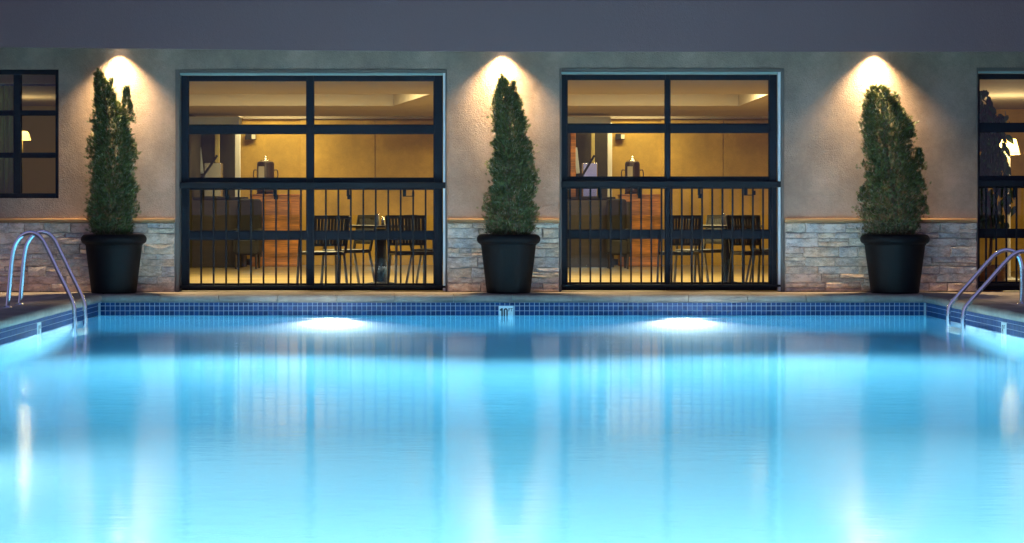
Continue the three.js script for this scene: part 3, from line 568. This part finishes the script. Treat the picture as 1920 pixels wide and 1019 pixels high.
  part('label_plate', bx(-R * 0.72, 0.27, R * 0.72, -R * 0.05, 0.46, R + 0.006), M.paper, urn); part('spigot', join([bx(-0.015, 0.10, R - 0.01, 0.015, 0.13, R + 0.06), bx(-0.012, 0.06, R + 0.035, 0.012, 0.10, R + 0.06)]), M.steel, urn);
  const wb = thing('wall_speaker', `small dark wall box with pale face high on the yellow wall ${where}`, 'speaker', [X(474, 34.4), IN + 2.13, -34.46]); part('housing', bx(-0.13 * sx, 0, 0, 0.05 * sx, 0.10, 0.08, 0.006), M.blackPad, wb); part('face', bx(-0.02, 0.012, 0.081, 0.045 * sx, 0.088, 0.086), M.paper, wb);
  // dark padded armchair before the cabinet
  const ac = thing('padded_armchair', `dark padded armchair before the cabinet ${where}`, 'armchair', [X(464, 32.4), IN, -32.4]);
  part('seat', bx(-0.18 * sx, 0.22, -0.3, 0.18 * sx, 0.46, 0.3, 0.05), M.blackPad, ac);
  part('backrest', new RoundedBoxGeometry(0.38 * sx, 0.68, 0.14, 4, 0.06).rotateX(-0.12).translate(0, 0.78, -0.26), M.blackPad, ac);
  for (const s of [-1, 1]) { part('armrest', bx(s * 0.18 * sx - 0.04, 0.25, -0.28, s * 0.18 * sx + 0.04, 0.64, 0.28, 0.035), M.blackPad, ac); for (const k of [-1, 1]) part('leg', cyl(0.018, 0.024, 0.23, s * 0.16 * sx, 0, k * 0.24, 10), M.darkWood, ac); }
  // table
  const tx = X(715, 25.25), tb = thing('dining_table', `round pedestal dining table among slatted chairs ${where}`, 'table', [tx, IN, -25.25], 'pedestal dining tables');
  part('table_top', cyl(0.435, 0.435, 0.03, 0, 0.73, 0, 40), M.darkWood, tb); part('pedestal', cyl(0.075, 0.06, 0.69, 0, 0.03, 0, 20), M.blackPad, tb); part('foot', lathe([[0, 0.07], [0.08, 0.06], [0.26, 0.02], [0.27, 0], [0, 0]], 32), M.blackPad, tb);
  const shaker = (dx, dz, r, h, m, nm, cat) => { const s = thing(cat === 'napkins' ? 'napkin_holder' : 'condiment_shaker', nm, cat, [tx + dx, IN + 0.76, -25.25 + dz]); part('body', lathe([[0, 0], [r, 0.004], [r * 0.9, h * 0.55], [r * 0.7, h * 0.8], [0, h * 0.82]], 16), m, s); part('cap', lathe([[r * 0.7, h * 0.8], [r * 0.62, h * 0.94], [0, h]], 16), M.steel, s); };
  shaker(-0.05, 0.02, 0.030, 0.15, M.paper, `taller pale shaker on the dining table ${where}`, 'shaker'); shaker(0.02, 0.04, 0.024, 0.11, M.steel, `shorter steel shaker on the dining table ${where}`, 'shaker'); shaker(0.075, -0.01, 0.026, 0.12, M.whitePaint, `white shaker on the dining table ${where}`, 'shaker');
  // chairs
  const spots = [[604, 24.55, 0.35, 'turned outward beside the cabinet side of the table'], [650, 25.75, 1.05, 'on the cabinet side behind the table'], [771, 24.6, -0.25, 'with its back to the glass'], [812, 25.95, -1.3, 'at the far corner of the table']];
  spots.forEach(([p, D, a, how]) => {
    const nm = `dark slatted chair ${how} ${where}`, ch = first.used ? dup(first.chair, [0, 0, 0], 0, nm) : (first.used = 1, first.chair = makeChair(nm));
    ch.position.set(X(p, D), IN, -D); ch.rotation.y = a + Math.PI; ch.scale.x = sx; 
  });
}
const first = {};
furnish((p, D) => (p - 855) * D / F, 1, first, 'behind the wide door');
furnish((p, D) => (1054 + (p - 337) * 0.8235 - 855) * D / F, 0.86, first, 'behind the narrower door');

// room behind the window: small lit lamp on a table
{
  const t = thing('table_lamp', 'small lit table lamp behind the six-pane window', 'lamp', [-5.92, IN, -27.6]);
  part('stand', lathe([[0, 0], [0.16, 0], [0.16, 0.02], [0.018, 0.05], [0.014, 2.02], [0, 2.02]], 20), M.olive, t);
  part('lamp_shade', lathe([[0.075, 2.02], [0.10, 1.99], [0.125, 1.90]], 24), phys({ color: C(0.55, 0.42, 0.20), emissive: C(1, 0.70, 0.28), emissiveIntensity: 0.55, roughness: 1, transmission: 0.25, thickness: 0, side: THREE.DoubleSide }), t);
  const l = new THREE.PointLight(C(1, 0.76, 0.34), 2.0); l.position.set(0, 1.96, 0); l.castShadow = true; l.shadow.radius = 3; t.add(l);
  const s = thing('sideboard', 'low dark sideboard under the lamp behind the six-pane window', 'sideboard', [-6.3, IN, -29.6]);
  part('carcass', bx(-0.9, 0.05, -0.25, 0.9, 0.85, 0.25, 0.01), M.darkWood, s); part('top', bx(-0.93, 0.851, -0.28, 0.93, 0.89, 0.28, 0.01), M.oak, s);
  for (const x of [-0.45, 0.45]) part('door', bx(x - 0.42, 0.1, 0.2505, x + 0.42, 0.82, 0.265, 0.004), M.darkWood, s);
}
{ // folded curtain at the window
  const p = [], idx = [], n = 60, x0 = wx(-48), x1 = wx(14), y0 = IN + 0.05, y1 = 2.5, t = 0.006;
  for (const k of [0, 1]) for (let i = 0; i <= n; i++) { const u = i / n, x = x0 + (x1 - x0) * u, z = 0.025 * Math.sin(u * 44) + k * t; p.push(x, y0, z, x, y1, z); }
  const m = (n + 1) * 2; for (let i = 0; i < n; i++) { const a = i * 2, b = a + 2; idx.push(a, b + 1, b, a, a + 1, b + 1, m + a, m + b, m + b + 1, m + a, m + b + 1, m + a + 1); }
  const g = new THREE.BufferGeometry(); g.setAttribute('position', new THREE.Float32BufferAttribute(p, 3)); g.setIndex(idx); g.computeVertexNormals();
  const c = thing('curtain', 'olive yellow curtain hanging inside the six-pane window', 'curtain', [0, 0, -22.62]);
  part('cloth', metres(g), phys({ color: C(0.50, 0.40, 0.08), roughness: 1, transmission: 0.45, thickness: 0, side: THREE.DoubleSide }), c);
  part('curtain_rod', bar(V(x0 - 0.1, y1 + 0.01, 0), V(wx(140), y1 + 0.01, 0), 0.025, 0.025), M.casing, c);
}
// room behind the fig: floor lamp, chair, fig tree
{
  const t = thing('floor_lamp', 'lit white-shaded floor lamp beside the fig tree indoors', 'lamp', [7.42, IN, -27.2]);
  part('stand', lathe([[0, 0], [0.17, 0], [0.17, 0.02], [0.03, 0.05], [0.026, 1.68], [0, 1.68]], 20), M.whitePaint, t);
  part('lamp_shade', lathe([[0.10, 1.90], [0.12, 1.83], [0.155, 1.69]], 32), phys({ color: C(0.55, 0.42, 0.20), emissive: C(1, 0.70, 0.28), emissiveIntensity: 0.55, roughness: 1, transmission: 0.25, thickness: 0, side: THREE.DoubleSide }), t);
  const l = new THREE.PointLight(C(1, 0.78, 0.38), 6); l.position.set(0, 1.8, 0); l.castShadow = true; l.shadow.radius = 4; t.add(l);
  const f = thing('fig_tree', 'leafy weeping fig tree indoors behind the glass door', 'tree', [6.03, IN, -22.90]);
  part('tub', lathe([[0, 0], [0.15, 0], [0.19, 0.30], [0.20, 0.30], [0.20, 0.33], [0.17, 0.33], [0.16, 0.28], [0, 0.28]], 28), M.oak, f);
  part('trunk', tube([V(0, 0.25, 0), V(0.02, 0.7, 0.01), V(-0.03, 1.2, 0), V(0.02, 1.75, 0), V(0, 2.2, 0)], 0.018, 24, 8), M.bark, f);
  const tips = [];
  for (let i = 0; i < 16; i++) { const a = i * 2.4, y = 0.80 + 1.32 * i / 16, r = rr(0.12, 0.30); const e = V(Math.cos(a) * r, y + rr(0.02, 0.2), Math.sin(a) * r * 0.7), m = V(Math.cos(a) * r * 0.5, y + 0.14, Math.sin(a) * r * 0.35); part('branch', tube([V(0, y, 0), m, e], 0.006, 8, 5), M.bark, f); tips.push([m, e]); }
  const lg = (() => { const p = [], a = [[0, 0, 0], [0.020, 0.022, 0.004], [0.024, 0.05, 0.004], [0.012, 0.082, 0.002], [0, 0.108, -0.004], [-0.012, 0.082, 0.002], [-0.024, 0.05, 0.004], [-0.020, 0.022, 0.004]], c = [0, 0.05, -0.004]; for (let i = 0; i < 8; i++) p.push(...a[i], ...a[(i + 1) % 8], ...c); const g = new THREE.BufferGeometry(); g.setAttribute('position', new THREE.Float32BufferAttribute(p, 3)); g.computeVertexNormals(); return metres(g); })();
  for (let i = 0; i < 295; i++) {
    const [m, e] = tips[i % 16], k = rr(0.1, 1.15), p = m.clone().lerp(e, k).add(V(rr(-0.07, 0.07), rr(-0.2, 0.06), rr(-0.07, 0.07)));
    const lf = part('leaf', lg, M.figLeaf, f); lf.position.copy(p); lf.rotation.set(Math.PI + rr(-0.7, 0.7), rr(0, 6.28), rr(-0.6, 0.6)); lf.scale.setScalar(rr(1.05, 1.5));
  }
  const more = []; const mm = new THREE.Matrix4(), ee = new THREE.Euler();
  for (let i = 0; i < 520; i++) {
    const [m, e] = tips[i % 16], k = rr(-0.2, 1.0), p = m.clone().lerp(e, k).add(V(rr(-0.09, 0.07), rr(-0.18, 0.14), rr(-0.12, 0.05))), sc = rr(0.8, 1.3);
    more.push(lg.clone().applyMatrix4(mm.makeRotationFromEuler(ee.set(Math.PI + rr(-0.8, 0.8), rr(0, 6.28), rr(-0.7, 0.7))).scale(V(sc, sc, sc)).setPosition(p)));
  }
  part('foliage', join(more), M.figLeaf, f).userData.kind = 'stuff';
  const c = dup(first.chair, [7.9, IN, -25.6], 2.6, 'dark slatted chair in the room behind the fig tree'); c.scale.x = 1;
}

renderer.render(scene, camera);
